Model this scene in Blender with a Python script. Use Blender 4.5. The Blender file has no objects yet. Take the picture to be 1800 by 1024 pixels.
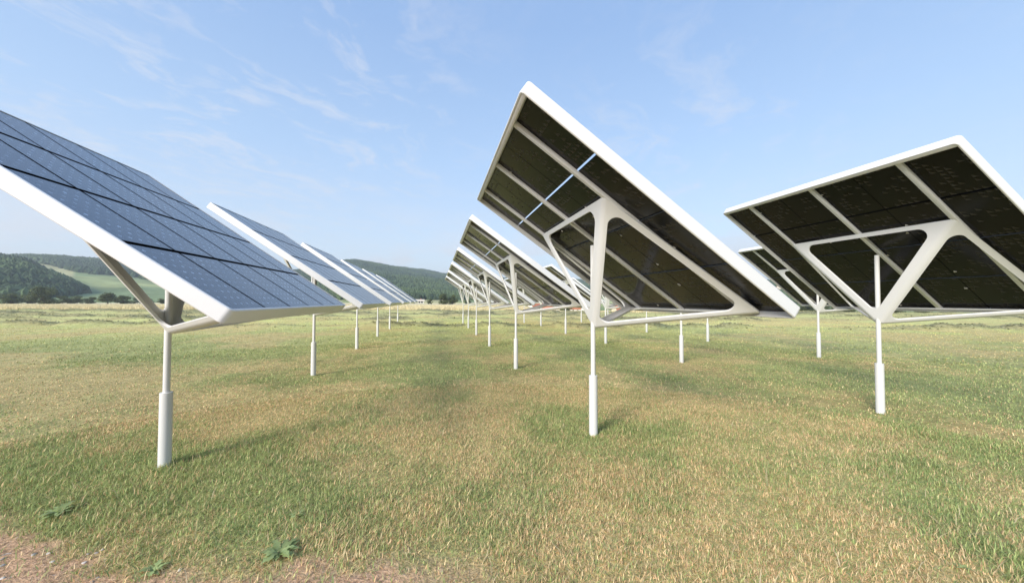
import bpy, bmesh, math, random
import numpy as np
from mathutils import Vector, Matrix

random.seed(7)
rng = np.random.default_rng(11)
C = bpy.context.scene.collection
R = math.radians
S = 1.7                                   # metres: height of the eye above the grass
YAW, PITCH, ROLL = 0.20359, 0.0255, 0.00186
FPX = 644.0                               # focal length for an 1800 px wide picture

# ------------------------------------------------------------------ helpers
def link(name, me, mats=(), parent=None):
    o = bpy.data.objects.new(name, me)
    C.objects.link(o)
    for m in mats:
        me.materials.append(m)
    if parent is not None:
        o.parent = parent
    return o

def empty(name, loc, rz=0.0):
    o = bpy.data.objects.new(name, None)
    C.objects.link(o)
    o.location = loc
    o.rotation_euler = (0, 0, rz)
    o.empty_display_size = 0.3
    return o

def tag(o, label=None, cat=None, group=None, kind=None):
    if label: o['label'] = label
    if cat: o['category'] = cat
    if group: o['group'] = group
    if kind: o['kind'] = kind
    return o

def bm_mesh(bm, name, smooth=None):
    me = bpy.data.meshes.new(name)
    bmesh.ops.recalc_face_normals(bm, faces=bm.faces)
    bm.to_mesh(me); bm.free()
    if smooth is not None:
        me.shade_smooth()
        me.set_sharp_from_angle(angle=R(smooth))
    return me

def np_mesh(name, verts, faces, smooth=False):
    """faces: list of int arrays (n,k) with the same or different k"""
    me = bpy.data.meshes.new(name)
    verts = np.asarray(verts, np.float32)
    me.vertices.add(len(verts))
    me.vertices.foreach_set('co', verts.ravel())
    loops = np.concatenate([f.ravel() for f in faces]).astype(np.int32)
    tot = np.concatenate([np.full(len(f), f.shape[1]) for f in faces]).astype(np.int32)
    start = np.concatenate([[0], np.cumsum(tot)[:-1]]).astype(np.int32)
    me.loops.add(len(loops)); me.loops.foreach_set('vertex_index', loops)
    me.polygons.add(len(tot)); me.polygons.foreach_set('loop_start', start)
    me.polygons.foreach_set('loop_total', tot)
    me.polygons.foreach_set('use_smooth', np.full(len(tot), smooth))
    me.update(calc_edges=True)
    return me

def point_color(me, name, rgb):
    a = me.color_attributes.new(name, 'FLOAT_COLOR', 'POINT')
    c = np.ones((len(me.vertices), 4), np.float32)
    c[:, :3] = rgb
    a.data.foreach_set('color', c.ravel())

# lattice value noise, the same everywhere (ground, blades, woods)
def _hash(ix, iy, seed):
    h = (ix.astype(np.int64) * 374761393 + iy.astype(np.int64) * 668265263 + seed * 1274126177) & 0xffffffff
    h = ((h ^ (h >> 13)) * 1274126177) & 0xffffffff
    return ((h ^ (h >> 16)) & 0xffffff) / float(0xffffff)

def vnoise(x, y, seed=0):
    x = np.asarray(x, float); y = np.asarray(y, float)
    ix = np.floor(x); iy = np.floor(y)
    fx = x - ix; fy = y - iy
    fx = fx * fx * (3 - 2 * fx); fy = fy * fy * (3 - 2 * fy)
    a = _hash(ix, iy, seed); b = _hash(ix + 1, iy, seed)
    c = _hash(ix, iy + 1, seed); d = _hash(ix + 1, iy + 1, seed)
    return (a + (b - a) * fx) * (1 - fy) + (c + (d - c) * fx) * fy

def fbm(x, y, seed=0, octv=4, gain=0.5):
    s = 0; a = 1; t = 0
    for i in range(octv):
        s = s + a * vnoise(x * 2 ** i + 17.3 * i, y * 2 ** i - 9.1 * i, seed + i)
        t += a; a *= gain
    return s / t

def sstep(a, b, x):
    t = np.clip((x - a) / (b - a), 0, 1)
    return t * t * (3 - 2 * t)

# ------------------------------------------------------------------ materials
def new_mat(name):
    m = bpy.data.materials.new(name); m.use_nodes = True
    nt = m.node_tree
    b = nt.nodes['Principled BSDF']
    return m, nt, b

def N(nt, typ, **kw):
    n = nt.nodes.new(typ)
    for k, v in kw.items():
        if k.startswith('i_'):
            key = k[2:]
            n.inputs[int(key) if key.isdigit() else key].default_value = v
        else:
            setattr(n, k, v)
    return n

def math_node(nt, op, a, b=None, c=None):
    n = nt.nodes.new('ShaderNodeMath'); n.operation = op
    for i, v in enumerate((a, b, c)):
        if v is None: continue
        if isinstance(v, (int, float)): n.inputs[i].default_value = v
        else: nt.links.new(v, n.inputs[i])
    return n.outputs[0]

def mix_col(nt, fac, a, b, blend='MIX'):
    n = nt.nodes.new('ShaderNodeMix'); n.data_type = 'RGBA'; n.blend_type = blend
    for i, v in ((0, fac), (6, a), (7, b)):
        if isinstance(v, (int, float)): n.inputs[i].default_value = v
        elif isinstance(v, tuple): n.inputs[i].default_value = (*v, 1)
        else: nt.links.new(v, n.inputs[i])
    return n.outputs[2]

def mat_paint(name, col, rough=0.38, dirt=0.05):
    m, nt, b = new_mat(name)
    tc = N(nt, 'ShaderNodeTexCoord')
    n1 = N(nt, 'ShaderNodeTexNoise', i_Scale=2.3, i_Detail=6.0, i_Roughness=0.6)
    nt.links.new(tc.outputs['Object'], n1.inputs['Vector'])
    n2 = N(nt, 'ShaderNodeTexNoise', i_Scale=90.0, i_Detail=2.0)
    nt.links.new(tc.outputs['Object'], n2.inputs['Vector'])
    f = math_node(nt, 'MULTIPLY', n1.outputs['Fac'], dirt * 2)
    c = mix_col(nt, f, col, tuple(x * 0.78 for x in col))
    nt.links.new(c, b.inputs['Base Color'])
    r = math_node(nt, 'MULTIPLY_ADD', n1.outputs['Fac'], 0.16, rough - 0.08)
    nt.links.new(r, b.inputs['Roughness'])
    bp = N(nt, 'ShaderNodeBump', i_Strength=0.04, i_Distance=0.002)
    nt.links.new(n2.outputs['Fac'], bp.inputs['Height'])
    nt.links.new(bp.outputs[0], b.inputs['Normal'])
    return m

M_white = mat_paint('white_powder_coat', (0.74, 0.74, 0.74))
M_post = mat_paint('post_coat', (0.66, 0.66, 0.645), rough=0.45)
M_lug = mat_paint('grey_lug', (0.55, 0.53, 0.48), rough=0.5)

def mat_cells():
    """solar glass: dark blue cells, small pale corner marks, fine busbars. Module-local x,y in metres."""
    m, nt, b = new_mat('solar_glass')
    tc = N(nt, 'ShaderNodeTexCoord'); oi = N(nt, 'ShaderNodeObjectInfo')
    sep = N(nt, 'ShaderNodeSeparateXYZ'); nt.links.new(tc.outputs['Object'], sep.inputs[0])
    cx, cy = 0.0860, 0.0785
    X = math_node(nt, 'DIVIDE', sep.outputs[0], cx); Y = math_node(nt, 'DIVIDE', sep.outputs[1], cy)
    fx = math_node(nt, 'ABSOLUTE', math_node(nt, 'SUBTRACT', math_node(nt, 'FRACT', X), 0.5))
    fy = math_node(nt, 'ABSOLUTE', math_node(nt, 'SUBTRACT', math_node(nt, 'FRACT', Y), 0.5))
    # distance of a point from the nearest cell corner, diamond metric
    dia = math_node(nt, 'ADD', math_node(nt, 'SUBTRACT', 0.5, fx), math_node(nt, 'SUBTRACT', 0.5, fy))
    diam = math_node(nt, 'LESS_THAN', dia, 0.17)
    ry = math_node(nt, 'FRACT', math_node(nt, 'MULTIPLY', Y, 3.0))
    bus = math_node(nt, 'LESS_THAN', math_node(nt, 'ABSOLUTE', math_node(nt, 'SUBTRACT', ry, 0.5)), 0.045)
    gap = math_node(nt, 'GREATER_THAN', math_node(nt, 'MAXIMUM', fx, fy), 0.487)
    # patchy strength of the marks
    n = N(nt, 'ShaderNodeTexNoise', i_Scale=7.0, i_Detail=4.0, i_Roughness=0.7)
    va = N(nt, 'ShaderNodeVectorMath', operation='ADD')
    nt.links.new(tc.outputs['Object'], va.inputs[0]); nt.links.new(oi.outputs['Random'], va.inputs[1])
    sc = N(nt, 'ShaderNodeVectorMath', operation='MULTIPLY'); sc.inputs[1].default_value = (1, 1, 1)
    nt.links.new(va.outputs[0], sc.inputs[0])
    m10 = N(nt, 'ShaderNodeMapping'); nt.links.new(sc.outputs[0], m10.inputs['Vector'])
    nt.links.new(m10.outputs[0], n.inputs['Vector'])
    patch = N(nt, 'ShaderNodeMapRange', i_1=0.42, i_2=0.62); nt.links.new(n.outputs['Fac'], patch.inputs[0])
    wn = N(nt, 'ShaderNodeTexNoise', i_Scale=60.0, i_Detail=3.0, i_Roughness=0.8)
    wm = N(nt, 'ShaderNodeMapping'); wm.inputs['Scale'].default_value = (0.35, 2.2, 1)
    nt.links.new(m10.outputs[0], wm.inputs['Vector']); nt.links.new(wm.outputs[0], wn.inputs['Vector'])
    fleck = N(nt, 'ShaderNodeMapRange', i_1=0.60, i_2=0.70); nt.links.new(wn.outputs['Fac'], fleck.inputs[0])
    marks = math_node(nt, 'MULTIPLY', math_node(nt, 'MAXIMUM', diam, math_node(nt, 'MULTIPLY', fleck.outputs[0], 0.55)),
                      math_node(nt, 'MULTIPLY_ADD', patch.outputs[0], 0.75, 0.25))
    base = mix_col(nt, oi.outputs['Random'], (0.026, 0.040, 0.068), (0.034, 0.050, 0.082))
    base = mix_col(nt, math_node(nt, 'MULTIPLY', bus, 0.35), base, (0.10, 0.13, 0.19))
    base = mix_col(nt, math_node(nt, 'MULTIPLY', gap, 0.5), base, (0.07, 0.09, 0.13))
    base = mix_col(nt, math_node(nt, 'MULTIPLY', marks, 0.9), base, (0.50, 0.60, 0.74))
    nt.links.new(base, b.inputs['Base Color'])
    b.inputs['Roughness'].default_value = 0.24
    b.inputs['IOR'].default_value = 1.45
    b.inputs['Coat Weight'].default_value = 0.25
    b.inputs['Coat Roughness'].default_value = 0.12
    return m

def mat_back():
    """black back sheet with a sparse grid of faint paler triangles"""
    m, nt, b = new_mat('black_back_sheet')
    tc = N(nt, 'ShaderNodeTexCoord'); oi = N(nt, 'ShaderNodeObjectInfo')
    ofs = N(nt, 'ShaderNodeVectorMath', operation='SCALE'); ofs.inputs[0].default_value = (3.1, 7.7, 1.3)
    rr = math_node(nt, 'FLOOR', math_node(nt, 'MULTIPLY', oi.outputs['Random'], 40.0))
    nt.links.new(rr, ofs.inputs['Scale'])
    va = N(nt, 'ShaderNodeVectorMath', operation='ADD')
    nt.links.new(tc.outputs['Object'], va.inputs[0]); nt.links.new(ofs.outputs[0], va.inputs[1])
    g = 0.066
    div = N(nt, 'ShaderNodeVectorMath', operation='SCALE'); div.inputs['Scale'].default_value = 1 / g
    nt.links.new(tc.outputs['Object'], div.inputs[0])
    sep = N(nt, 'ShaderNodeSeparateXYZ'); nt.links.new(div.outputs[0], sep.inputs[0])
    u = math_node(nt, 'FRACT', sep.outputs[0]); v = math_node(nt, 'FRACT', sep.outputs[1])
    tri = math_node(nt, 'MULTIPLY', math_node(nt, 'GREATER_THAN', v, 0.22), math_node(nt, 'LESS_THAN', v, math_node(nt, 'MULTIPLY', u, 0.92)))
    fl = N(nt, 'ShaderNodeVectorMath', operation='FLOOR'); nt.links.new(div.outputs[0], fl.inputs[0])
    fl2 = N(nt, 'ShaderNodeVectorMath', operation='MULTIPLY'); fl2.inputs[1].default_value = (1, 1, 0)
    nt.links.new(fl.outputs[0], fl2.inputs[0])
    fl3 = N(nt, 'ShaderNodeVectorMath', operation='ADD')
    nt.links.new(fl2.outputs[0], fl3.inputs[0]); nt.links.new(ofs.outputs[0], fl3.inputs[1])
    wn = N(nt, 'ShaderNodeTexWhiteNoise', noise_dimensions='3D'); nt.links.new(fl3.outputs[0], wn.inputs['Vector'])
    cl = N(nt, 'ShaderNodeTexNoise', i_Scale=0.30, i_Detail=2.0); nt.links.new(fl3.outputs[0], cl.inputs['Vector'])
    thr = N(nt, 'ShaderNodeMapRange', i_1=0.42, i_2=0.66, i_3=0.0, i_4=0.85)
    nt.links.new(cl.outputs['Fac'], thr.inputs[0])
    on = math_node(nt, 'LESS_THAN', wn.outputs['Value'], thr.outputs[0])
    k = math_node(nt, 'MULTIPLY', tri, on)
    c = mix_col(nt, k, (0.0050, 0.0042, 0.0038), (0.050, 0.044, 0.039))
    nt.links.new(c, b.inputs['Base Color'])
    rg = math_node(nt, 'MULTIPLY_ADD', k, 0.35, 0.17)
    nt.links.new(rg, b.inputs['Roughness'])
    b.inputs['Specular IOR Level'].default_value = 0.22
    return m

M_glass = mat_cells(); M_back = mat_back()
M_black, _nt, _b = new_mat('black_anodised'); _b.inputs['Base Color'].default_value = (0.0025, 0.0025, 0.003, 1); _b.inputs['Roughness'].default_value = 0.8; _b.inputs['Specular IOR Level'].default_value = 0.03
M_cable, _nt, _b = new_mat('cable_sheath'); _b.inputs['Base Color'].default_value = (0.014, 0.018, 0.028, 1); _b.inputs['Roughness'].default_value = 0.45

def mat_attr(name, rough=0.8, trans=0.0, spec=0.3, varscale=None, attr='col'):
    m, nt, b = new_mat(name)
    a = N(nt, 'ShaderNodeAttribute', attribute_name=attr)
    col = a.outputs['Color']
    if varscale:
        geo = N(nt, 'ShaderNodeNewGeometry')
        n = N(nt, 'ShaderNodeTexNoise', i_Scale=varscale, i_Detail=5.0, i_Roughness=0.65)
        nt.links.new(geo.outputs['Position'], n.inputs['Vector'])
        mr = N(nt, 'ShaderNodeMapRange', i_1=0.3, i_2=0.7, i_3=0.7, i_4=1.35); nt.links.new(n.outputs['Fac'], mr.inputs[0])
        vm = N(nt, 'ShaderNodeVectorMath', operation='SCALE')
        nt.links.new(col, vm.inputs[0]); nt.links.new(mr.outputs[0], vm.inputs['Scale'])
        col = vm.outputs[0]
    nt.links.new(col, b.inputs['Base Color'])
    b.inputs['Roughness'].default_value = rough
    b.inputs['Specular IOR Level'].default_value = spec
    if trans > 0:
        tr = N(nt, 'ShaderNodeBsdfTranslucent'); nt.links.new(col, tr.inputs['Color'])
        mx = N(nt, 'ShaderNodeMixShader'); mx.inputs[0].default_value = trans
        out = nt.nodes['Material Output']
        nt.links.new(b.outputs[0], mx.inputs[1]); nt.links.new(tr.outputs[0], mx.inputs[2])
        nt.links.new(mx.outputs[0], out.inputs['Surface'])
    return m

M_blade = mat_attr('grass_blades', 0.6, 0.3, 0.25)
M_leaf = mat_attr('tree_leaves', 0.65, 0.25, 0.25)
M_forest = mat_attr('far_wood', 0.9, 0.0, 0.1, varscale=0.35)
M_hill = mat_attr('hill_turf', 0.95, 0.0, 0.1, varscale=0.03)

# ------------------------------------------------------------------ terrain functions
cosY, sinY = math.cos(YAW), math.sin(YAW)
def depth_side(x, y):
    return x * sinY + y * cosY, x * cosY - y * sinY      # along the view direction, to its right

def dirt_f(x, y):
    d, s = depth_side(x, y)
    n = fbm(x * 1.3, y * 1.3, 5, 4) - 0.5
    n2 = fbm(x * 6, y * 6, 15, 3) - 0.5
    e = (2.42 - 0.24 * (s + 1.8) - d) * 1.5 + n * 0.9 + n2 * 0.5
    e2 = 0.32 - np.hypot((s + 0.95) / 1.4, (d - 2.25) / 0.40) * 0.55 + n * 0.9 + n2 * 0.45
    return np.clip(sstep(-0.12, 0.30, np.maximum(e, e2)) * sstep(0.6, -0.9, s), 0, 1)

def lush_f(x, y):
    """narrow strip of lusher, darker grass running along the aisle"""
    w = 0.35 + 0.035 * y
    c = 0.02 * y + 0.5 * (fbm(y * 0.25, x * 0, 181, 2) - 0.5)
    return np.exp(-((x - c) / w) ** 2) * sstep(4.5, 8, y) * sstep(34, 20, y) * (0.45 + 0.55 * fbm(x * 1.5, y * 0.8, 182, 3))

def dry_f(x, y):
    r = np.hypot(x, y)
    a = fbm(x * 0.45 + 3, y * 0.45, 21, 4)
    b = fbm(x * 2.2, y * 2.2, 31, 3)
    c = fbm(x * 0.07, y * 0.16, 41, 3)
    v = 0.5 * a + 0.2 * b + 0.3 * c
    return sstep(0.40, 0.60, v) * (1 - 0.45 * lush_f(x, y))

def rows_f(x, y):
    """windrows of cut hay: 0..1"""
    d, s = depth_side(x, y)
    w = (fbm(s * 0.045, d * 0.02, 51, 3) - 0.5)
    out = 0
    for d0, wd, amp, sd, tilt in ((24.5, 0.9, 0.75, 61, -0.035), (33.5, 1.4, 0.85, 62, 0.02), (38.5, 1.3, 0.7, 63, -0.01),
                                  (45, 1.9, 1.0, 64, 0.02), (51, 1.9, 0.9, 65, -0.02), (58, 2.2, 0.9, 66, 0.0)):
        c = d0 + w * 6 + tilt * s
        lump = sstep(0.30, 0.62, fbm(s * 0.16 + sd, d * 0.16, sd, 4))
        out = np.maximum(out, amp * np.exp(-((d - c) / wd) ** 2) * (0.15 + 0.85 * lump))
    return out * sstep(16, 22, d)

def drop_f(x, y):
    """to the right the land falls away gently towards the village"""
    d, s = depth_side(x, y)
    return np.clip(d - 52, 0, 270) * 0.033 * sstep(0.015, 0.09, s / np.maximum(d, 1.0)) * (d > 0)

def ground_h(x, y):
    r = np.hypot(x, y)
    near = 0.020 * (fbm(x * 1.7, y * 1.7, 71, 3) - 0.5) + 0.018 * (fbm(x * 9, y * 9, 72, 3) - 0.5) * (r < 60)
    big = 0.10 * (fbm(x * 0.12, y * 0.12, 73, 3) - 0.5) * sstep(8, 20, r)
    cl = fbm(x * 0.8, y * 0.8, 74, 3)
    rw = rows_f(x, y) * (0.10 + 0.36 * sstep(0.25, 0.75, cl))
    return near + big + rw - drop_f(x, y)

STRAW0 = 66.0
def straw_f(x, y):
    d, s = depth_side(x, y)
    e = STRAW0 + 5 * (fbm(s * 0.03, d * 0, 81, 3) - 0.5)
    right = sstep(40, 62, s - 0.12 * (d - 66))
    return sstep(0, 2.0, d - e) * sstep(265, 240, d) * (1 - right)

COL_G1 = np.array([0.26, 0.28, 0.11]); COL_G2 = np.array([0.42, 0.42, 0.17])
COL_DRY = np.array([0.62, 0.46, 0.22]); COL_FAR = np.array([0.76, 0.74, 0.29])
COL_HAY = np.array([0.27, 0.26, 0.145]); COL_STRAW = np.array([0.72, 0.62, 0.38])
COL_SOIL = np.array([0.36, 0.24, 0.16])

def lerp(a, b, t):
    t = np.asarray(t)[..., None]
    return a * (1 - t) + b * t

def turf_col(x, y):
    d, s = depth_side(x, y)
    g = lerp(COL_G1, COL_G2, fbm(x * 1.1, y * 1.1, 91, 4))
    g = lerp(g, COL_FAR, sstep(7, 30, d) * (0.55 + 0.45 * fbm(x * 0.2, y * 0.35, 92, 4)))
    c = lerp(g, COL_DRY, dry_f(x, y) * 0.62)
    c = lerp(c, COL_HAY, np.clip(rows_f(x, y) * 1.25, 0, 1))
    c = lerp(c, COL_STRAW * (0.9 + 0.2 * fbm(s * 0.2, d * 0.08, 93, 3))[..., None], straw_f(x, y))
    c = c * (1 - 0.04 * lush_f(x, y))[..., None]
    return c

def polar_mesh(name, az0, az1, naz, radii, hf, cf, mat, smooth=True, closed=False):
    az = np.linspace(az0, az1, naz, endpoint=not closed)
    A, Rr = np.meshgrid(az, radii)
    x = Rr * np.sin(A); y = Rr * np.cos(A)
    z = hf(x, y)
    v = np.stack([x, y, z], -1).reshape(-1, 3)
    nr = len(radii)
    i = np.arange(nr - 1)[:, None] * naz
    j = np.arange(naz if closed else naz - 1)[None, :]
    jn = (j + 1) % naz
    q = np.stack([i + j, i + jn, i + naz + jn, i + naz + j], -1).reshape(-1, 4)[:, ::-1]
    faces = [q]
    if closed:
        v = np.vstack([v, [[0, 0, float(z[0].mean())]]])
        c = len(v) - 1
        jj = np.arange(naz)
        faces.append(np.stack([jj, np.full(naz, c), (jj + 1) % naz], -1)[:, ::-1])
    me = np_mesh(name, v, faces, smooth)
    col = cf(v[:, 0], v[:, 1])
    point_color(me, 'col', col)
    return me, v

# ------------------------------------------------------------------ ground
def mat_ground():
    m, nt, b = new_mat('meadow_turf')
    a = N(nt, 'ShaderNodeAttribute', attribute_name='col')
    dr = N(nt, 'ShaderNodeAttribute', attribute_name='dirt')
    geo = N(nt, 'ShaderNodeNewGeometry')
    def noise(scale, det=4.0, ro=0.65):
        n = N(nt, 'ShaderNodeTexNoise', i_Scale=scale, i_Detail=det, i_Roughness=ro)
        nt.links.new(geo.outputs['Position'], n.inputs['Vector'])
        return n.outputs['Fac']
    n1 = noise(38.0); n2 = noise(5.5, 5.0); n3 = noise(1.1, 6.0, 0.7)
    def rng_(v, lo, hi):
        r = N(nt, 'ShaderNodeMapRange', i_1=0.32, i_2=0.68, i_3=lo, i_4=hi); nt.links.new(v, r.inputs[0]); return r.outputs[0]
    k = math_node(nt, 'MULTIPLY', math_node(nt, 'MULTIPLY', rng_(n1, 0.62, 1.25), rng_(n2, 0.8, 1.2)), rng_(n3, 0.82, 1.18))
    vm = N(nt, 'ShaderNodeVectorMath', operation='SCALE')
    nt.links.new(a.outputs['Color'], vm.inputs[0]); nt.links.new(k, vm.inputs['Scale'])
    # thatch flecks between blades
    fl = N(nt, 'ShaderNodeMapRange', i_1=0.56, i_2=0.66); nt.links.new(noise(22.0, 5.0, 0.75), fl.inputs[0])
    c0 = mix_col(nt, math_node(nt, 'MULTIPLY', fl.outputs[0], 0.4), vm.outputs[0], (0.34, 0.26, 0.13))
    # soil with pale stones
    vo = N(nt, 'ShaderNodeTexVoronoi', i_Scale=26.0); nt.links.new(geo.outputs['Position'], vo.inputs['Vector'])
    st = N(nt, 'ShaderNodeMapRange', i_1=0.30, i_2=0.16); nt.links.new(vo.outputs['Distance'], st.inputs[0])
    sn = N(nt, 'ShaderNodeMapRange', i_1=0.55, i_2=0.62); nt.links.new(noise(9.0), sn.inputs[0])
    soil = mix_col(nt, rng_(n1, 0.0, 1.0), (0.34, 0.205, 0.12), (0.72, 0.48, 0.31))
    soil = mix_col(nt, math_node(nt, 'MULTIPLY', math_node(nt, 'MULTIPLY', st.outputs[0], sn.outputs[0]), 0.8), soil, (0.58, 0.54, 0.49))
    c = mix_col(nt, dr.outputs['Fac'], c0, soil)
    nt.links.new(c, b.inputs['Base Color'])
    b.inputs['Roughness'].default_value = 0.95
    b.inputs['Specular IOR Level'].default_value = 0.1
    bp = N(nt, 'ShaderNodeBump', i_Strength=0.7, i_Distance=0.03)
    nt.links.new(math_node(nt, 'ADD', n1, math_node(nt, 'MULTIPLY', n2, 1.5)), bp.inputs['Height'])
    nt.links.new(bp.outputs[0], b.inputs['Normal'])
    return m

radii = [1.2]
while radii[-1] < 90: radii.append(radii[-1] * 1.0085)
while radii[-1] < 400: radii.append(radii[-1] * 1.02)
while radii[-1] < 4100: radii.append(radii[-1] * 1.06)
radii = np.array(radii)
me, gv = polar_mesh('ground', -math.pi, math.pi, 900, radii, ground_h, turf_col, None, closed=True)
a = me.attributes.new('dirt', 'FLOAT', 'POINT'); a.data.foreach_set('value', dirt_f(gv[:, 0], gv[:, 1]).astype(np.float32))
g = link('ground', me, [mat_ground()])
tag(g, kind='structure')

# ------------------------------------------------------------------ grass
def blades(name, n, r0, r1, hmin, hmax, wid, dens_pow=1.0, az_half=64):
    az = rng.uniform(-R(az_half), R(az_half), n) + YAW
    t = rng.random(n)
    r = (r0 ** dens_pow + t * (r1 ** dens_pow - r0 ** dens_pow)) ** (1 / dens_pow)
    x = r * np.sin(az); y = r * np.cos(az)
    dm = dirt_f(x, y); rw = rows_f(x, y); dy = dry_f(x, y)
    tall = fbm(x * 1.6, y * 1.6, 101, 3)
    keep = (rng.random(n) > dm * 0.90) & (rng.random(n) < 0.55 + 0.9 * fbm(x * 3.5, y * 3.5, 102, 3))
    x, y, r, dy, tall, rw = (q[keep] for q in (x, y, r, dy, tall, rw)); n = len(x)
    h = rng.uniform(hmin, hmax, n) * (0.55 + 0.9 * tall) * (1 - 0.3 * dy)
    w = wid * rng.uniform(0.35, 1.5, n)
    th = rng.normal(0, 2.2, n) + 9 * fbm(x * 1.2, y * 1.2, 171, 3); lean = rng.uniform(0.15, 1.3, n)
    dx, dyv = np.cos(th), np.sin(th)
    fl = rng.random(n) < 0.34
    lean[fl] = rng.uniform(1.6, 3.2, fl.sum())
    hz = h / np.sqrt(1 + lean ** 2 * 0.6)
    px, py = -dyv, dx
    tw = rng.uniform(-0.6, 0.6, n)
    px, py = px * np.cos(tw) - py * np.sin(tw), px * np.sin(tw) + py * np.cos(tw)
    z0 = ground_h(x, y) - 0.006
    V = np.empty((n, 5, 3), np.float32)
    off = hz * lean
    V[:, 0] = np.stack([x - px * w / 2, y - py * w / 2, z0], -1)
    V[:, 1] = np.stack([x + px * w / 2, y + py * w / 2, z0], -1)
    mx, my, mz = x + dx * off * 0.35, y + dyv * off * 0.35, z0 + hz * 0.6
    V[:, 2] = np.stack([mx + px * w * 0.4, my + py * w * 0.4, mz], -1)
    V[:, 3] = np.stack([mx - px * w * 0.4, my - py * w * 0.4, mz], -1)
    V[:, 4] = np.stack([x + dx * off, y + dyv * off, z0 + hz], -1)
    b = np.arange(n)[:, None] * 5
    q = b + np.array([[0, 1, 2, 3]]); tr = b + np.array([[3, 2, 4]])
    base = turf_col(x, y)
    g1 = np.array([0.34, 0.405, 0.15]); g2 = np.array([0.19, 0.28, 0.11]); g3 = np.array([0.51, 0.55, 0.22])
    st1 = np.array([0.78, 0.64, 0.37]); st2 = np.array([0.66, 0.42, 0.23])
    u = rng.random(n)
    greens = lerp(lerp(g2, g1, rng.random(n)), g3, (rng.random(n) ** 2))
    straw = lerp(st2, st1, rng.random(n))
    isdry = rng.random(n) < 0.16 + 0.50 * dy
    c = np.where(isdry[:, None], straw, greens)
    f = sstep(5, 26, r)
    c = c * (1 - f[:, None] * 0.8) + base * 1.05 * f[:, None] * 0.8
    c = c * (rng.uniform(0.72, 1.45, n) * (1 - 0.05 * lush_f(x, y)))[:, None]
    col = np.repeat(c[:, None, :], 5, 1).reshape(-1, 3)
    me = np_mesh(name, V.reshape(-1, 3), [q, tr], True)
    point_color(me, 'col', col)
    return me

def join_np(name, parts):
    vs, f4, f3, cs, o = [], [], [], [], 0
    for me in parts:
        nv = len(me.vertices)
        v = np.empty(nv * 3, np.float32); me.vertices.foreach_get('co', v)
        c = np.empty(nv * 4, np.float32); me.color_attributes['col'].data.foreach_get('color', c)
        nb = nv // 5
        b = np.arange(nb)[:, None] * 5 + o
        vs.append(v.reshape(-1, 3)); cs.append(c.reshape(-1, 4)[:, :3])
        f4.append(b + np.array([[0, 1, 2, 3]])); f3.append(b + np.array([[3, 2, 4]])); o += nv
        bpy.data.meshes.remove(me)
    me = np_mesh(name, np.vstack(vs), [np.vstack(f4), np.vstack(f3)], True)
    point_color(me, 'col', np.vstack(cs))
    return me

gm = join_np('grass', [blades('a', 520000, 1.3, 7.5, 0.018, 0.070, 0.0050, 1.4),
                       blades('b', 210000, 7.0, 16.0, 0.022, 0.060, 0.0100, 1.5),
                       blades('c', 120000, 14.0, 42.0, 0.03, 0.07, 0.026, 1.3)])
go = link('grass', gm, [M_blade])
tag(go, 'short mown grass with green and straw coloured blades all over the meadow', 'grass', kind='stuff')

# long loose stalks near the camera
sm = blades('straw', 1500, 1.8, 6.0, 0.09, 0.17, 0.0045, 1.3)
cc = np.ones((len(sm.vertices) // 5, 5, 4), np.float32)
cc[:, :, :3] = (lerp(np.array([0.55, 0.44, 0.24]), np.array([0.60, 0.52, 0.34]), rng.random(len(cc))))[:, None, :]
sm.color_attributes['col'].data.foreach_set('color', cc.ravel())
so = link('dry_stalks', sm, [M_blade]); tag(so, 'long pale dry stalks lying loose over the near grass', 'dry grass', kind='stuff')

# hay lumps on the windrows: coarse short strips
def hay():
    n = 150000
    d = rng.uniform(20, 66, n); s = rng.uniform(-1.5, 1.5, n) * d
    x = d * sinY + s * cosY; y = d * cosY - s * sinY
    rw = rows_f(x, y); k = rng.random(n) < rw ** 1.5 * 1.1
    x, y, rw = x[k], y[k], rw[k]; n = len(x)
    z = ground_h(x, y)
    th = rng.uniform(0, 6.283, n); L = rng.uniform(0.10, 0.28, n); w = rng.uniform(0.02, 0.05, n)
    dx, dy = np.cos(th), np.sin(th); up = rng.uniform(0.0, 0.09, n)
    V = np.empty((n, 5, 3), np.float32)
    V[:, 0] = np.stack([x - dy * w, y + dx * w, z], -1); V[:, 1] = np.stack([x + dy * w, y - dx * w, z], -1)
    V[:, 2] = np.stack([x + dx * L * .6 + dy * w, y + dy * L * .6 - dx * w, z + up], -1)
    V[:, 3] = np.stack([x + dx * L * .6 - dy * w, y + dy * L * .6 + dx * w, z + up], -1)
    V[:, 4] = np.stack([x + dx * L, y + dy * L, z + up * 0.8], -1)
    b = np.arange(n)[:, None] * 5
    me = np_mesh('cut_hay', V.reshape(-1, 3), [b + np.array([[0, 1, 2, 3]]), b + np.array([[3, 2, 4]])])
    c = lerp(np.array([0.27, 0.27, 0.14]), np.array([0.46, 0.43, 0.24]), rng.random(n))
    point_color(me, 'col', np.repeat(c, 5, 0)); return me
ho = link('cut_hay', hay(), [M_blade]); tag(ho, 'grey green rows of cut hay lying across the far meadow', 'hay', kind='stuff')

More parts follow.
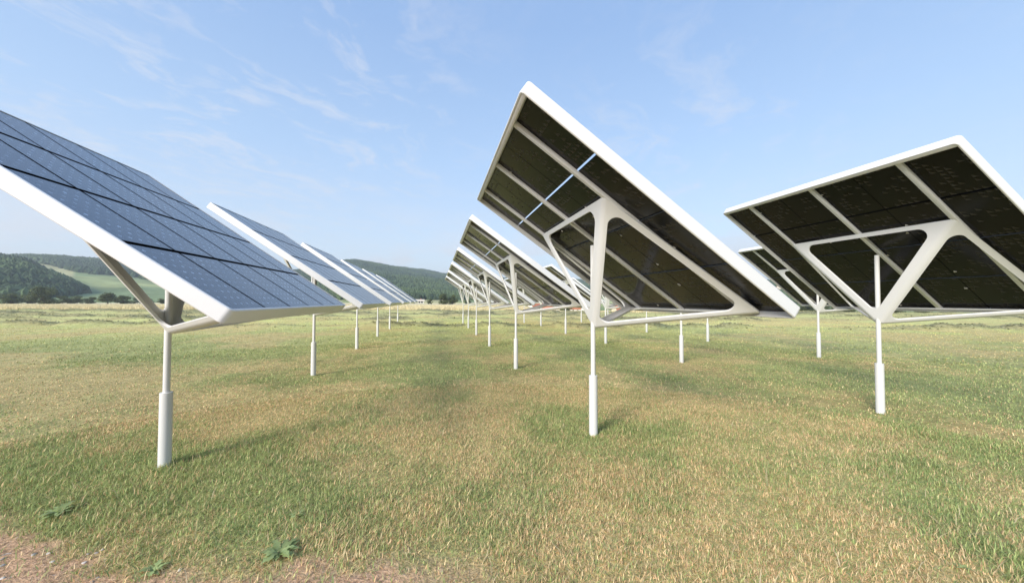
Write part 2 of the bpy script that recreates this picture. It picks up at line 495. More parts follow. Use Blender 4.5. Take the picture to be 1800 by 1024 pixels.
# standing dry grass at the far edge of the meadow
def standing():
    n = 110000
    d = STRAW0 - 2 + 60 * rng.random(n) ** 2.0; s = rng.uniform(-1.5, 1.0, n) * d
    x = d * sinY + s * cosY; y = d * cosY - s * sinY
    k = rng.random(n) < straw_f(x, y); x, y = x[k], y[k]; n = len(x)
    z = ground_h(x, y); h = rng.uniform(0.25, 0.55, n); w = rng.uniform(0.02, 0.05, n)
    th = rng.uniform(0, 3.14, n); dx, dy = np.cos(th), np.sin(th)
    V = np.empty((n, 5, 3), np.float32)
    V[:, 0] = np.stack([x - dx * w, y - dy * w, z], -1); V[:, 1] = np.stack([x + dx * w, y + dy * w, z], -1)
    V[:, 2] = np.stack([x + dx * w * 1.3, y + dy * w * 1.3, z + h * .8], -1); V[:, 3] = np.stack([x - dx * w * 1.3, y - dy * w * 1.3, z + h * .8], -1)
    V[:, 4] = np.stack([x, y, z + h], -1)
    b = np.arange(n)[:, None] * 5
    me = np_mesh('standing_dry_grass', V.reshape(-1, 3), [b + np.array([[0, 1, 2, 3]]), b + np.array([[3, 2, 4]])])
    c = COL_STRAW * rng.uniform(0.97, 1.1, n)[:, None]
    point_color(me, 'col', np.repeat(c, 5, 0)); return me
st = link('standing_dry_grass', standing(), [M_blade]); tag(st, 'pale band of uncut dry grass between meadow and hedge', 'dry grass', kind='stuff')

# ------------------------------------------------------------------ broad-leaved weeds
def weed(name, loc, nl, rad, label, seed):
    rr = random.Random(seed); bm = bmesh.new(); lay = bm.loops.layers.float_color.new('lc')
    vs = []; fs = []; cs = []
    for i in range(nl):
        th = i * 2.4 + rr.uniform(-.3, .3); L = rad * rr.uniform(0.55, 1.1); W = L * rr.uniform(0.12, 0.20)
        lift = rr.uniform(0.25, 0.9); k = 7; prev = None
        g = rr.uniform(0.8, 1.25)
        for j in range(k + 1):
            t = j / k
            wd = W * math.sin(math.pi * min(1, t * 0.93 + 0.06)) ** 0.8 * (0.55 + 0.75 * (j % 2))
            if j == k: wd = 0.001
            r = L * t; z = L * lift * t * (1 - 0.75 * t) + 0.01
            c, s_ = math.cos(th), math.sin(th)
            p = []
            for sd, dz in ((-1, 0.12), (0, 0), (1, 0.12)):
                p.append(bm.verts.new((r * c - sd * wd * s_, r * s_ + sd * wd * c, z + dz * wd)))
            if prev:
                for q in (0, 1):
                    f = bm.faces.new((prev[q], prev[q + 1], p[q + 1], p[q])); fs.append((f, g))
            prev = p
    me = bpy.data.meshes.new(name); bm.to_mesh(me); bm.free()
    col = np.empty((len(me.vertices), 3)); nv = (7 + 1) * 3
    for i in range(nl):
        col[i * nv:(i + 1) * nv] = np.array([0.32, 0.40, 0.17]) * rr.uniform(0.75, 1.4)
    point_color(me, 'col', col); me.shade_smooth()
    o = link(name, me, [M_blade]); o.location = loc
    tag(o, label, 'weed', 'broad-leaved weeds in the near grass')
    return o

def at_px(px, py, z=0.0):
    """where the ray through a photograph pixel meets height z"""
    ax = (px - 900) / FPX; ay = (512 - py) / FPX
    fw = Vector((sinY * math.cos(PITCH), cosY * math.cos(PITCH), math.sin(PITCH)))
    rt = Vector((cosY, -sinY, 0)); up = rt.cross(fw)
    c, s = math.cos(ROLL), math.sin(ROLL)
    rt, up = rt * c + up * s, up * c - rt * s
    d = fw + rt * ax + up * ay
    k = (z - S) / d.z
    return Vector((0, 0, S)) + d * k

for i, (px, py, nl, rad, lab) in enumerate([
        (492, 974, 30, 0.125, 'largest broad leaved green weed on the edge of bare soil at bottom left'),
        (270, 1006, 14, 0.08, 'small broad leaved weed growing in bare soil in front of the left post'),
        (105, 902, 20, 0.12, 'pale green low weed in grass left of the front left post'),
        (520, 908, 8, 0.07, 'small upright weed in grass just beyond the largest weed'),
        (1690, 1000, 7, 0.06, 'small weed in dry grass at the bottom right')]):
    p = at_px(px, py); p.z = float(ground_h(np.array([p.x]), np.array([p.y]))[0])
    weed('weed', p, nl, rad, lab, 40 + i)

# stones on the bare soil
for i in range(14):
    px = random.uniform(-30, 330); py = random.uniform(960, 1040) if px < 200 else random.uniform(1000, 1040)
    p = at_px(px, py)
    bm = bmesh.new(); bmesh.ops.create_icosphere(bm, subdivisions=2, radius=1)
    sz = random.uniform(0.005, 0.014)
    sd = random.random() * 50
    for v in bm.verts:
        k = 0.75 + 0.5 * float(vnoise(np.array([v.co.x * 1.3 + sd]), np.array([v.co.y * 1.3 + v.co.z * 2]), 3)[0])
        v.co = Vector((v.co.x * 1.4, v.co.y, v.co.z * 0.6)) * sz * k
    me = bm_mesh(bm, 'stone', 40)
    o = link('stone', me, [mat_paint('stone_%d' % i, random.choice([(0.50, 0.46, 0.42), (0.38, 0.33, 0.29), (0.60, 0.56, 0.52)]), 0.9, 0.4) if i < 3 else bpy.data.materials['stone_%d' % (i % 3)]])
    p.z = float(ground_h(np.array([p.x]), np.array([p.y]))[0]) + sz * 0.1
    o.location = p; o.rotation_euler = (0, 0, random.uniform(0, 6))
    tag(o, 'small pale stone lying on the bare soil at bottom left', 'stone', 'stones scattered on the bare soil')

# ------------------------------------------------------------------ solar tracker
TH = 0.60949
Uv = Vector((0, 1, 0)); Vv = Vector((-math.cos(TH), 0, math.sin(TH))); Nv = Vector((math.sin(TH), 0, math.cos(TH)))
CEN = Vector((0.02813, -0.0018, 1.49811))
W2, L2, TK = 0.94676, 0.94236, 0.0684
BAS = Matrix((Uv, Vv, Nv)).transposed()          # columns u, v, n  (u x v = ?)
def P(u, v, n):
    return (CEN + Uv * u + Vv * v + Nv * n) * S

def rrect(hu, hv, r, seg=5):
    pts = []
    for cu, cv, a0 in ((1, 1, 0), (-1, 1, 90), (-1, -1, 180), (1, -1, 270)):
        for k in range(seg + 1):
            a = R(a0 + 90 * k / seg)
            pts.append((cu * (hu - r) + r * math.cos(a), cv * (hv - r) + r * math.sin(a)))
    return pts

def panel_frame_mesh():
    b = 0.004; wl = 0.0125
    prof = [(0, -TK + b), (0, -b), (b, 0), (wl - 0.001, 0), (wl, -0.001), (wl, -TK + 0.002), (wl - 0.002, -TK), (b, -TK)]
    bm = bmesh.new(); loops = []
    for ins, n in prof:
        r = max(0.024 - ins, 0.008)
        loops.append([bm.verts.new(P(u, v, n)) for u, v in rrect(W2 - ins, L2 - ins, r)])
    k = len(loops[0])
    for i in range(len(loops)):
        A, B = loops[i], loops[(i + 1) % len(loops)]
        for j in range(k):
            bm.faces.new((A[j], A[(j + 1) % k], B[(j + 1) % k], B[j]))
    return bm_mesh(bm, 'panel_frame', 35)

def box_uvn(bm, u0, u1, v0, v1, n0, n1, bev=0.0, seg=2):
    vs = [bm.verts.new(P(u, v, n)) for u in (u0, u1) for v in (v0, v1) for n in (n0, n1)]
    idx = ((0, 1, 3, 2), (4, 6, 7, 5), (0, 4, 5, 1), (2, 3, 7, 6), (0, 2, 6, 4), (1, 5, 7, 3))
    fs = [bm.faces.new([vs[i] for i in f]) for f in idx]
    if bev:
        es = set(e for f in fs for e in f.edges)
        bmesh.ops.bevel(bm, geom=list(es), offset=bev * S, segments=seg, affect='EDGES', profile=0.5)

def beam_mesh(u):
    bm = bmesh.new()
    box_uvn(bm, u - 0.017, u + 0.017, -L2 + 0.0128, L2 - 0.0370, -0.0550, -0.0306, 0.004, 3)
    return bm_mesh(bm, 'support_beam', 35)

def cyl(bm, x, y, r, z0, z1, seg=28, bev=0.0):
    prof = [(r, z0), (r, z1 - bev), (r - bev, z1)] if bev else [(r, z0), (r, z1)]
    loops = [[bm.verts.new((x + rr * math.cos(2 * math.pi * k / seg), y + rr * math.sin(2 * math.pi * k / seg), z)) for k in range(seg)] for rr, z in prof]
    for A, B in zip(loops, loops[1:]):
        for k in range(seg):
            bm.faces.new((A[k], A[(k + 1) % seg], B[(k + 1) % seg], B[k]))
    bm.faces.new(loops[-1]); bm.faces.new(loops[0][::-1])

def support_mesh():
    apex = Vector((0, 0, 0.790))
    d1, d2 = 0.0560, 0.0600
    T1 = CEN - Uv * 0.630 + Vv * 0.2625 - Nv * d1; T2 = CEN + Uv * 0.630 + Vv * 0.2625 - Nv * d1
    B1 = CEN - Uv * 0.745 - Vv * 0.915 - Nv * d2; B2 = CEN + Uv * 0.745 - Vv * 0.915 - Nv * d2
    ap, t1, t2, b2, b1 = apex * S, T1 * S, T2 * S, B2 * S, B1 * S
    bm = bmesh.new()
    va = bm.verts.new(ap); ring = [bm.verts.new(p) for p in (t1, t2, b2, b1)]
    for i in range(4):
        bm.faces.new((va, ring[i], ring[(i + 1) % 4]))
    bmesh.ops.recalc_face_normals(bm, faces=bm.faces)
    folds = [e for e in bm.edges if va in e.verts]
    bmesh.ops.bevel(bm, geom=folds, offset=0.026 * S, segments=5, affect='EDGES', profile=0.5, clamp_overlap=True)
    bm.faces.ensure_lookup_table()
    big = sorted(bm.faces, key=lambda f: -f.calc_area())[:4]
    tri = [(t1, t2, .036, .070, .070), (t2, b2, .040, .040, .044), (b2, b1, .012, .050, .050), (b1, t1, .040, .044, .040)]
    rad = 0.055 * S
    for f in big:
        c = f.calc_center_median(); n = f.normal.copy()
        best = min(tri, key=lambda t: ((ap + t[0] + t[1]) / 3 - c).length)
        p0, p1, p2 = ap, best[0], best[1]
        nn = (p1 - p0).cross(p2 - p0).normalized()
        m01, m12, m20 = best[3] * S, best[2] * S, best[4] * S      # apex-first edge, ring edge, second-apex edge
        orig = Vector(f.verts[0].co)
        def proj(p): return p - nn * (p - orig).dot(nn)
        pts = [proj(p0), proj(p1), proj(p2)]
        ms = [m01, m12, m20]
        lines = []
        for i in range(3):
            a, b_ = pts[i], pts[(i + 1) % 3]
            d = (b_ - a).normalized(); inn = nn.cross(d)
            if inn.dot(pts[(i + 2) % 3] - a) < 0: inn = -inn
            lines.append((a + inn * ms[i], d))
        cor = []
        for i in range(3):
            (a, d), (b_, e) = lines[i - 1], lines[i]
            # intersection of the two in-plane lines
            w = b_ - a; cr = d.cross(e)
            t = w.cross(e).dot(cr) / cr.length_squared
            cor.append(a + d * t)
        loop = []
        for i in range(3):
            c0 = cor[i]; pa = (cor[i - 1] - c0).normalized(); pb = (cor[(i + 1) % 3] - c0).normalized()
            ang = pa.angle(pb); r_ = rad * (0.8 if ang < 0.5 else 1.0)
            tl = r_ / math.tan(ang / 2)
            ctr = c0 + (pa + pb).normalized() * (r_ / math.sin(ang / 2))
            A = c0 + pa * tl - ctr; B = c0 + pb * tl - ctr
            tot = A.angle(B); ax = A.cross(B).normalized()
            for k in range(9):
                loop.append(ctr + Matrix.Rotation(tot * k / 8, 3, ax) @ A)
        iv = [bm.verts.new(p) for p in loop]
        ie = [bm.edges.new((iv[k], iv[(k + 1) % len(iv)])) for k in range(len(iv))]
        oe = list(f.edges)
        bmesh.ops.delete(bm, geom=[f], context='FACES_ONLY')
        bmesh.ops.triangle_fill(bm, use_beauty=True, use_dissolve=False, edges=oe + ie)
    bmesh.ops.remove_doubles(bm, verts=bm.verts, dist=1e-5)
    bmesh.ops.recalc_face_normals(bm, faces=bm.faces)
    # make sure normals face outwards, then give the sheet its thickness inwards
    cen = (ap + t1 + t2 + b1 + b2) / 5
    s = sum((f.calc_center_median() - cen).dot(f.normal) * f.calc_area() for f in bm.faces)
    if s < 0: bmesh.ops.reverse_faces(bm, faces=bm.faces)
    me = bpy.data.meshes.new('support_frame'); bm.to_mesh(me); bm.free()
    return me

def module_mesh(mu, mv, th=0.016):
    """local x = u, y = v, z = n (metres), top at z = 0"""
    hu, hv, t = mu / 2, mv / 2, th * S
    rim = 0.0035 * S
    bm = bmesh.new()
    def q(pts, mi):
        f = bm.faces.new([bm.verts.new(p) for p in pts]); f.material_index = mi; return f
    iu, iv = hu - rim, hv - rim
    # front: glass and narrow black rim, 1 mm lower glass
    q([(-iu, -iv, -0.001), (iu, -iv, -0.001), (iu, iv, -0.001), (-iu, iv, -0.001)], 0)
    O = [(-hu, -hv), (hu, -hv), (hu, hv), (-hu, hv)]; I = [(-iu, -iv), (iu, -iv), (iu, iv), (-iu, iv)]
    for k in range(4):
        a, b_ = O[k], O[(k + 1) % 4]; c, d = I[(k + 1) % 4], I[k]
        q([(*a, 0), (*b_, 0), (*c, -0.0), (*d, -0.0)], 2)
        q([(*d, 0), (*c, 0), (*c, -0.001), (*d, -0.001)], 2)
        q([(*a, -t), (*b_, -t), (*b_, 0), (*a, 0)], 2)
    q([(-hu, -hv, -t), (-hu, hv, -t), (hu, hv, -t), (hu, -hv, -t)], 1)
    return bm

def finish_module(bm):
    bmesh.ops.remove_doubles(bm, verts=bm.verts, dist=1e-5)
    me = bpy.data.meshes.new('solar_module'); bm.to_mesh(me); bm.free()
    return me

def lug_mesh():
    bm = bmesh.new()
    a = 0.020 * S
    lo = [bm.verts.new(p) for p in ((0, 0, 0), (a, 0, 0), (a * 0.5, a * 0.8, 0))]
    hi = [bm.verts.new(Vector(v.co) + Vector((0, 0, -0.008))) for v in lo]
    bm.faces.new(lo); bm.faces.new(hi[::-1])
    for i in range(3): bm.faces.new((lo[i], lo[(i + 1) % 3], hi[(i + 1) % 3], hi[i]))
    return bm_mesh(bm, 'corner_lug')

NU, NV = 6, 4
inW, inL = W2 - 0.0127, L2 - 0.0127
GU, GV = 0.0056, 0.0165
mu = (2 * inW - (NU - 1) * GU) / NU; mv = (2 * inL - (NV - 1) * GV) / NV

def cable_mesh(v, seed):
    rr = random.Random(seed); bm = bmesh.new(); prev = None; n = 90
    for i in range(n + 1):
        u = -inW + 2 * inW * i / n
        dv = rr.uniform(-1, 1) * 0.0018; dn = rr.uniform(-1, 1) * 0.0016
        ring = []
        rad = 0.0036 * (1.5 if i % 15 in (0, 1) else 1.0)
        for k in range(5):
            a = 2 * math.pi * k / 5
            ring.append(bm.verts.new(P(u, v + dv + rad * math.cos(a), -0.0320 + dn + rad * math.sin(a))))
        if prev:
            for k in range(5): bm.faces.new((prev[k], prev[(k + 1) % 5], ring[(k + 1) % 5], ring[k]))
        prev = ring
    return bm_mesh(bm, 'cable', 60)

def rod_mesh(r, z0, z1, bev=0.0):
    bm = bmesh.new(); cyl(bm, 0, 0, r * S, z0 * S, z1 * S, 32, bev * S); return bm_mesh(bm, 'rod', 40)

def make_tracker():
    t = empty('solar_tracker', (0, 0, 0))
    link('post', rod_mesh(0.0175, 0.43, 1.42, 0.001), [M_post], t).name = 'post'
    link('post_sleeve', rod_mesh(0.0315, -0.06, 0.443, 0.002), [M_post], t)
    sf = link('support_frame', support_mesh(), [M_white], t)
    md = sf.modifiers.new('thickness', 'SOLIDIFY'); md.thickness = 0.016 * S; md.offset = -1; md.use_even_offset = False
    bv = sf.modifiers.new('edge', 'BEVEL'); bv.width = 0.0022 * S; bv.segments = 2; bv.limit_method = 'ANGLE'; bv.angle_limit = R(50)
    bv.harden_normals = False
    sf.data.shade_smooth()
    sf.data.set_sharp_from_angle(angle=R(50))
    wn = sf.modifiers.new('normals', 'WEIGHTED_NORMAL'); wn.keep_sharp = True; wn.weight = 100
    link('panel_frame', panel_frame_mesh(), [M_white], t)
    for u in (-2 / 3 * inW, 0, 2 / 3 * inW):
        link('support_beam', beam_mesh(u), [M_white], t)
    bm = bmesh.new(); box_uvn(bm, -W2 + 0.0128, W2 - 0.0128, L2 - 0.0128 - 0.024, L2 - 0.0128, -0.0665, -0.0306, 0.002, 2)
    link('edge_rail', bm_mesh(bm, 'edge_rail', 35), [M_white], t)
    mm = finish_module(module_mesh(mu * S, mv * S, 0.027)); lm = lug_mesh()
    for m_ in (M_glass, M_back, M_black): mm.materials.append(m_)
    lm.materials.append(M_lug)
    rot = Matrix((Uv, Vv, Nv)).transposed()
    if rot.determinant() < 0:                       # keep a right-handed basis: local x runs towards -u
        rot = Matrix((-Uv, Vv, Nv)).transposed()
    rr = random.Random(3)
    for i in range(NU):
        for j in range(NV):
            u = -inW + mu / 2 + i * (mu + GU); v = -inL + mv / 2 + j * (mv + GV)
            o = bpy.data.objects.new('solar_module', mm); C.objects.link(o); o.parent = t
            tilt = Matrix.Rotation(rr.uniform(-1, 1) * 0.0010, 3, 'X') @ Matrix.Rotation(rr.uniform(-1, 1) * 0.0010, 3, 'Y')
            o.matrix_local = Matrix.Translation(P(u, v, -0.0034)) @ (rot @ tilt).to_4x4()
            if rr.random() < 0.85:
                for q in range(rr.choice((1, 1, 2))):
                    l = bpy.data.objects.new('corner_lug', lm); C.objects.link(l); l.parent = o
                    l.location = ((rr.choice((-0.485, 0.40))) * mu * S, rr.uniform(-0.42, 0.42) * mv * S, -0.027 * S - 0.0005)
                    l.rotation_euler = (0, 0, rr.uniform(-0.4, 0.4))
    for q, j in enumerate((1, 2)):
        v = -inL + j * (mv + GV) - GV / 2
        link('cable', cable_mesh(v, 5 + q), [M_cable], t)
    return t

def copy_tree(o, parent=None):
    c = o.copy(); C.objects.link(c); c.parent = parent
    c.matrix_parent_inverse = o.matrix_parent_inverse.copy()
    for ch in list(o.children):
        copy_tree(ch, c)
    return c

proto = make_tracker()
proto_children = None
XS = {'A': -1.59916, 'B': 1.15908, 'C': 3.91974, 'D': 6.6828}
YS = {'A': 2.61375, 'B': 2.58906, 'C': 2.58278, 'D': 2.5823}
DY = 2.7303
rowtxt = {'A': 'leftmost row, blue front showing', 'B': 'row just right of the aisle, black back showing',
          'C': 'third row, black back showing', 'D': 'fourth row, black back showing'}
ordn = ['nearest', 'second nearest', 'third nearest', 'fourth nearest', 'fifth nearest', 'farthest']
place = []
for k in 'ABCD':
    for j in range(6):
        if k == 'D' and j == 0: continue        # outside the frame and hidden by the row beside it
        place.append((k, j))
trackers = []
for i, (k, j) in enumerate(place):
    t = proto if i == 0 else copy_tree(proto)
    trackers.append(t)
for t, (k, j) in zip(trackers, place):
    x = XS[k] * S; y = (YS[k] + j * DY) * S
    t.location = (x, y, 0)
    tag(t, 'white solar tracker, %s in the %s' % (ordn[j], rowtxt[k]), 'solar panel', 'solar trackers standing in rows on the meadow')

# ------------------------------------------------------------------ hills, woods
def pxaz(px): return math.atan((px - 900) / FPX)
def interp_px(pts):
    xs = np.array([pxaz(p[0]) + YAW for p in pts]); ys = np.array([p[1] for p in pts], float)
    cs = np.array([math.cos(pxaz(p[0])) for p in pts])
    el = (528 - ys - 5.0) / FPX * cs                # tangent of the elevation along that azimuth
    return lambda az: np.interp(az, xs, el)
E_far = interp_px([(-900, 480), (-300, 455), (0, 451), (60, 449), (110, 450), (170, 455), (250, 463), (330, 474), (420, 482), (520, 474), (575, 462), (607, 455), (625, 454), (648, 457), (690, 463), (740, 469), (790, 477), (850, 483), (930, 487), (1020, 488), (1150, 492), (1300, 492), (1400, 499), (1500, 510), (1600, 516), (1800, 520), (2600, 522)])
E_near = interp_px([(-1200, 470), (-300, 452), (-60, 447), (10, 447), (40, 452), (75, 470), (110, 486), (140, 503), (170, 520), (195, 531), (260, 545), (2600, 560)])
def R_far(az): return 1150 + 150 * np.sin(az * 3.1 + 1) + 120 * np.sin(az * 7.3)
def hill_parts(x, y):
    r = np.hypot(x, y); az = np.arctan2(x, y)
    Rf = R_far(az); e = E_far(az)
    Hf = e * Rf + 1.7
    t = (r - 330) / (Rf - 330)
    hf = Hf * np.clip(t, 0, 1) ** 1.15 * np.where(t > 1, np.clip(1 - (t - 1) * 0.9, 0, 1), 1)
    hf = hf + (fbm(x * 0.006, y * 0.006, 111, 4) - 0.5) * 34 * sstep(0, 0.35, t) * sstep(1.12, 0.85, t)
    Rn = 640.0; en = E_near(az); Hn = np.maximum(en * Rn + 1.7, -20)
    tn = (r - 360) / (Rn - 360)
    hn = Hn * np.clip(tn, 0, 1) ** 0.9 * np.where(tn > 1, np.clip(1 - (tn - 1) * 1.6, 0, 1), 1)
    hn = hn + (fbm(x * 0.01, y * 0.01, 121, 3) - 0.5) * 14 * sstep(0, 0.4, tn) * sstep(1.3, 0.9, tn) * (Hn > 5)
    return hf, hn
def hill_h(x, y):
    hf, hn = hill_parts(x, y)
    return np.maximum(np.maximum(hf, hn), 0) - 0.35 - drop_f(x, y) * sstep(760, 380, np.hypot(x, y))
def hill_px(x, y, h):
    r = np.hypot(x, y); az = np.arctan2(x, y) - YAW
    px = 900 + FPX * np.tan(np.clip(az, -1.4, 1.4))
    py = 528 - FPX * (h - 1.7) / (r * np.maximum(np.cos(az), 0.1))
    return px, py
def meadow_mask(x, y):
    """open slopes between the woods (1 = grass)"""
    hf, hn = hill_parts(x, y); h = np.maximum(hf, hn)
    px, py = hill_px(x, y, h)
    wob = (fbm(x * 0.012, y * 0.012, 131, 4) - 0.5) * 9
    up = np.interp(px, [40, 60, 90, 130, 160, 200, 260, 300, 360, 430], [459, 461, 467, 478, 482, 485, 491, 499, 509, 518])
    m = (py > up + wob) & (px > 52) & (px < 450) & (hf > hn)
    foot = (py > 526 + wob * 0.4)
    foot2 = (px > 690) & (px < 780) & (py > 527 + wob * 0.15)
    right = (px > 930) & (py > 517 + wob)
    return (m | foot | foot2 | right)
def hill_col(x, y):
    mm = meadow_mask(x, y)
    a = fbm(x * 0.008, y * 0.008, 151, 3)
    gr = lerp(np.array([0.20, 0.255, 0.12]), np.array([0.33, 0.36, 0.16]), sstep(0.45, 0.65, a))
    px, py = hill_px(x, y, hill_h(x, y))
    gr = lerp(gr, np.array([0.44, 0.40, 0.21]), np.where((px < 125) & (py < 492) | (px > 690) & (px < 800), 0.75, 0.0))
    wd = np.array([0.035, 0.05, 0.022])
    return np.where(mm[:, None], gr, wd)
hr = np.concatenate([np.linspace(300, 1500, 150), np.linspace(1540, 2600, 20)])
me, hv = polar_mesh('hills', YAW - R(88), YAW + R(80), 620, hr, hill_h, hill_col, None)
tag(link('hills', me, [M_hill]), kind='structure')

def forest():
    n = 230000
    az = rng.uniform(-R(72), R(68), n) + YAW
    r = np.sqrt(rng.uniform(350 ** 2, 1330 ** 2, n))
    x = r * np.sin(az); y = r * np.cos(az)
    h = hill_h(x, y)
    k = (~meadow_mask(x, y)) & (h > 1.5) & (r < R_far(az) + 25)
    x, y, h, r = x[k], y[k], h[k], r[k]; n = len(x)
    bm = bmesh.new(); bmesh.ops.create_icosphere(bm, subdivisions=1, radius=1)
    bv = np.array([v.co[:] for v in bm.verts]); bf = np.array([[v.index for v in f.verts] for f in bm.faces]); bm.free()
    rad = rng.uniform(2.0, 4.3, n); ht = rng.uniform(2.6, 5.6, n)
    jit = 1 + rng.uniform(-0.22, 0.22, (n, len(bv)))
    ang = rng.uniform(0, 6.28, n); ca, sa = np.cos(ang), np.sin(ang)
    V = bv[None] * jit[..., None]
    vx = (V[..., 0] * ca[:, None] - V[..., 1] * sa[:, None]) * rad[:, None] + x[:, None]
    vy = (V[..., 0] * sa[:, None] + V[..., 1] * ca[:, None]) * rad[:, None] + y[:, None]
    vz = V[..., 2] * ht[:, None] + (h + 1.5)[:, None]
    F = (np.arange(n)[:, None, None] * len(bv) + bf[None]).reshape(-1, 3)
    me = np_mesh('forest', np.stack([vx, vy, vz], -1).reshape(-1, 3), [F], False)
    tone = fbm(x * 0.012, y * 0.012, 161, 3)
    c = lerp(np.array([0.036, 0.060, 0.034]), np.array([0.090, 0.125, 0.055]), sstep(0.35, 0.65, tone) * 0.6 + 0.4 * rng.random(n))
    c = c * rng.uniform(0.7, 1.3, n)[:, None]
    point_color(me, 'col', np.repeat(c, len(bv), 0))
    return me
fo = link('forest', forest(), [M_forest]); tag(fo, 'dense green woods covering the hills behind the meadow', 'forest', kind='stuff')

# ------------------------------------------------------------------ single trees and bushes
M_bark = mat_paint('bark', (0.11, 0.085, 0.06), 0.9, 0.4)
def tree_meshes(seed, wide, base_low):
    rr = np.random.default_rng(seed)
    nc = 24
    cen = []
    for i in range(nc):
        a = rr.uniform(0, 6.283); q = rr.random() ** 0.5
        zz = rr.uniform(0.06 if base_low else 0.22, 0.82)
        k = math.sqrt(max(0.12, 1 - max(0, (zz - 0.30) / 0.62) ** 2))
        cen.append((math.cos(a) * q * wide * k * 0.8, math.sin(a) * q * wide * k * 0.8, zz, rr.uniform(0.13, 0.24)))
    cen = np.array(cen)
    n = 4200
    ci = rr.integers(0, nc, n); c = cen[ci]
    d = rr.normal(size=(n, 3)); d /= np.linalg.norm(d, axis=1)[:, None]
    rad = c[:, 3:4] * rr.uniform(0.5, 1.08, (n, 1))
    p = c[:, :3] + d * rad * np.array([1.15, 1.15, 0.85])
    p[:, 2] = np.maximum(p[:, 2], 0.03)
    sz = rr.uniform(0.018, 0.042, n)
    nrm = d + rr.normal(size=(n, 3)) * 0.5; nrm /= np.linalg.norm(nrm, axis=1)[:, None]
    t1 = np.cross(nrm, rr.normal(size=(n, 3))); t1 /= np.linalg.norm(t1, axis=1)[:, None]; t2 = np.cross(nrm, t1)
    V = np.stack([p - t1 * sz[:, None], p + t2 * sz[:, None] * 0.7, p + t1 * sz[:, None], p - t2 * sz[:, None] * 0.7], 1)
    me = np_mesh('crown', V.reshape(-1, 3), [np.arange(n * 4).reshape(-1, 4)])
    tone = rr.uniform(0.6, 1.35, nc)[ci] * rr.uniform(0.75, 1.25, n)
    col = lerp(np.array([0.070, 0.095, 0.035]), np.array([0.125, 0.145, 0.060]), rr.random(n)) * tone[:, None]
    point_color(me, 'col', np.repeat(col, 4, 0))
    me.materials.append(M_leaf)
    bm = bmesh.new()
    def limb(a, b, r0, r1):
        a, b = Vector(a), Vector(b); d = (b - a).normalized(); s = d.orthogonal().normalized(); t = d.cross(s)
        A = [bm.verts.new(a + (s * math.cos(k * math.pi / 3) + t * math.sin(k * math.pi / 3)) * r0) for k in range(6)]
        B = [bm.verts.new(b + (s * math.cos(k * math.pi / 3) + t * math.sin(k * math.pi / 3)) * r1) for k in range(6)]
        for k in range(6): bm.faces.new((A[k], A[(k + 1) % 6], B[(k + 1) % 6], B[k]))
    limb((0, 0, -0.02), (0, 0, 0.4), 0.03, 0.02)
    for c_ in cen[:7]: limb((0, 0, 0.25), tuple(c_[:3]), 0.014, 0.004)
    tm = bm_mesh(bm, 'trunk', 60); tm.materials.append(M_bark)
    return me, tm
variants = [tree_meshes(201, 0.52, True), tree_meshes(202, 0.62, True), tree_meshes(203, 0.42, False), tree_meshes(204, 0.85, True)]
ntree = 0
def tree_at(px, ytop, dist, var, label, wf=1.0, kind='tree', ybase=None):
    """dist = distance along the view direction"""
    global ntree
    s = (px - 900) / FPX * dist
    x = dist * sinY + s * cosY; y = dist * cosY - s * sinY
    hg = float(hill_h(np.array([x]), np.array([y]))[0]) if math.hypot(x, y) > 320 else float(ground_h(np.array([x]), np.array([y]))[0])
    H = (528 - ytop) * dist / FPX + 1.7 - hg
    H = max(H, 1.5)
    o = empty('tree' if kind == 'tree' else 'bush', (x, y, hg), random.uniform(0, 6.28))
    o.scale = (H * wf, H * wf, H)
    cr, tr = variants[var]
    for nm, m_ in (('crown', cr), ('trunk', tr)):
        q = bpy.data.objects.new(nm, m_); C.objects.link(q); q.parent = o
    tag(o, label, kind, 'trees and bushes along the far edge of the meadow')
    ntree += 1
    return o
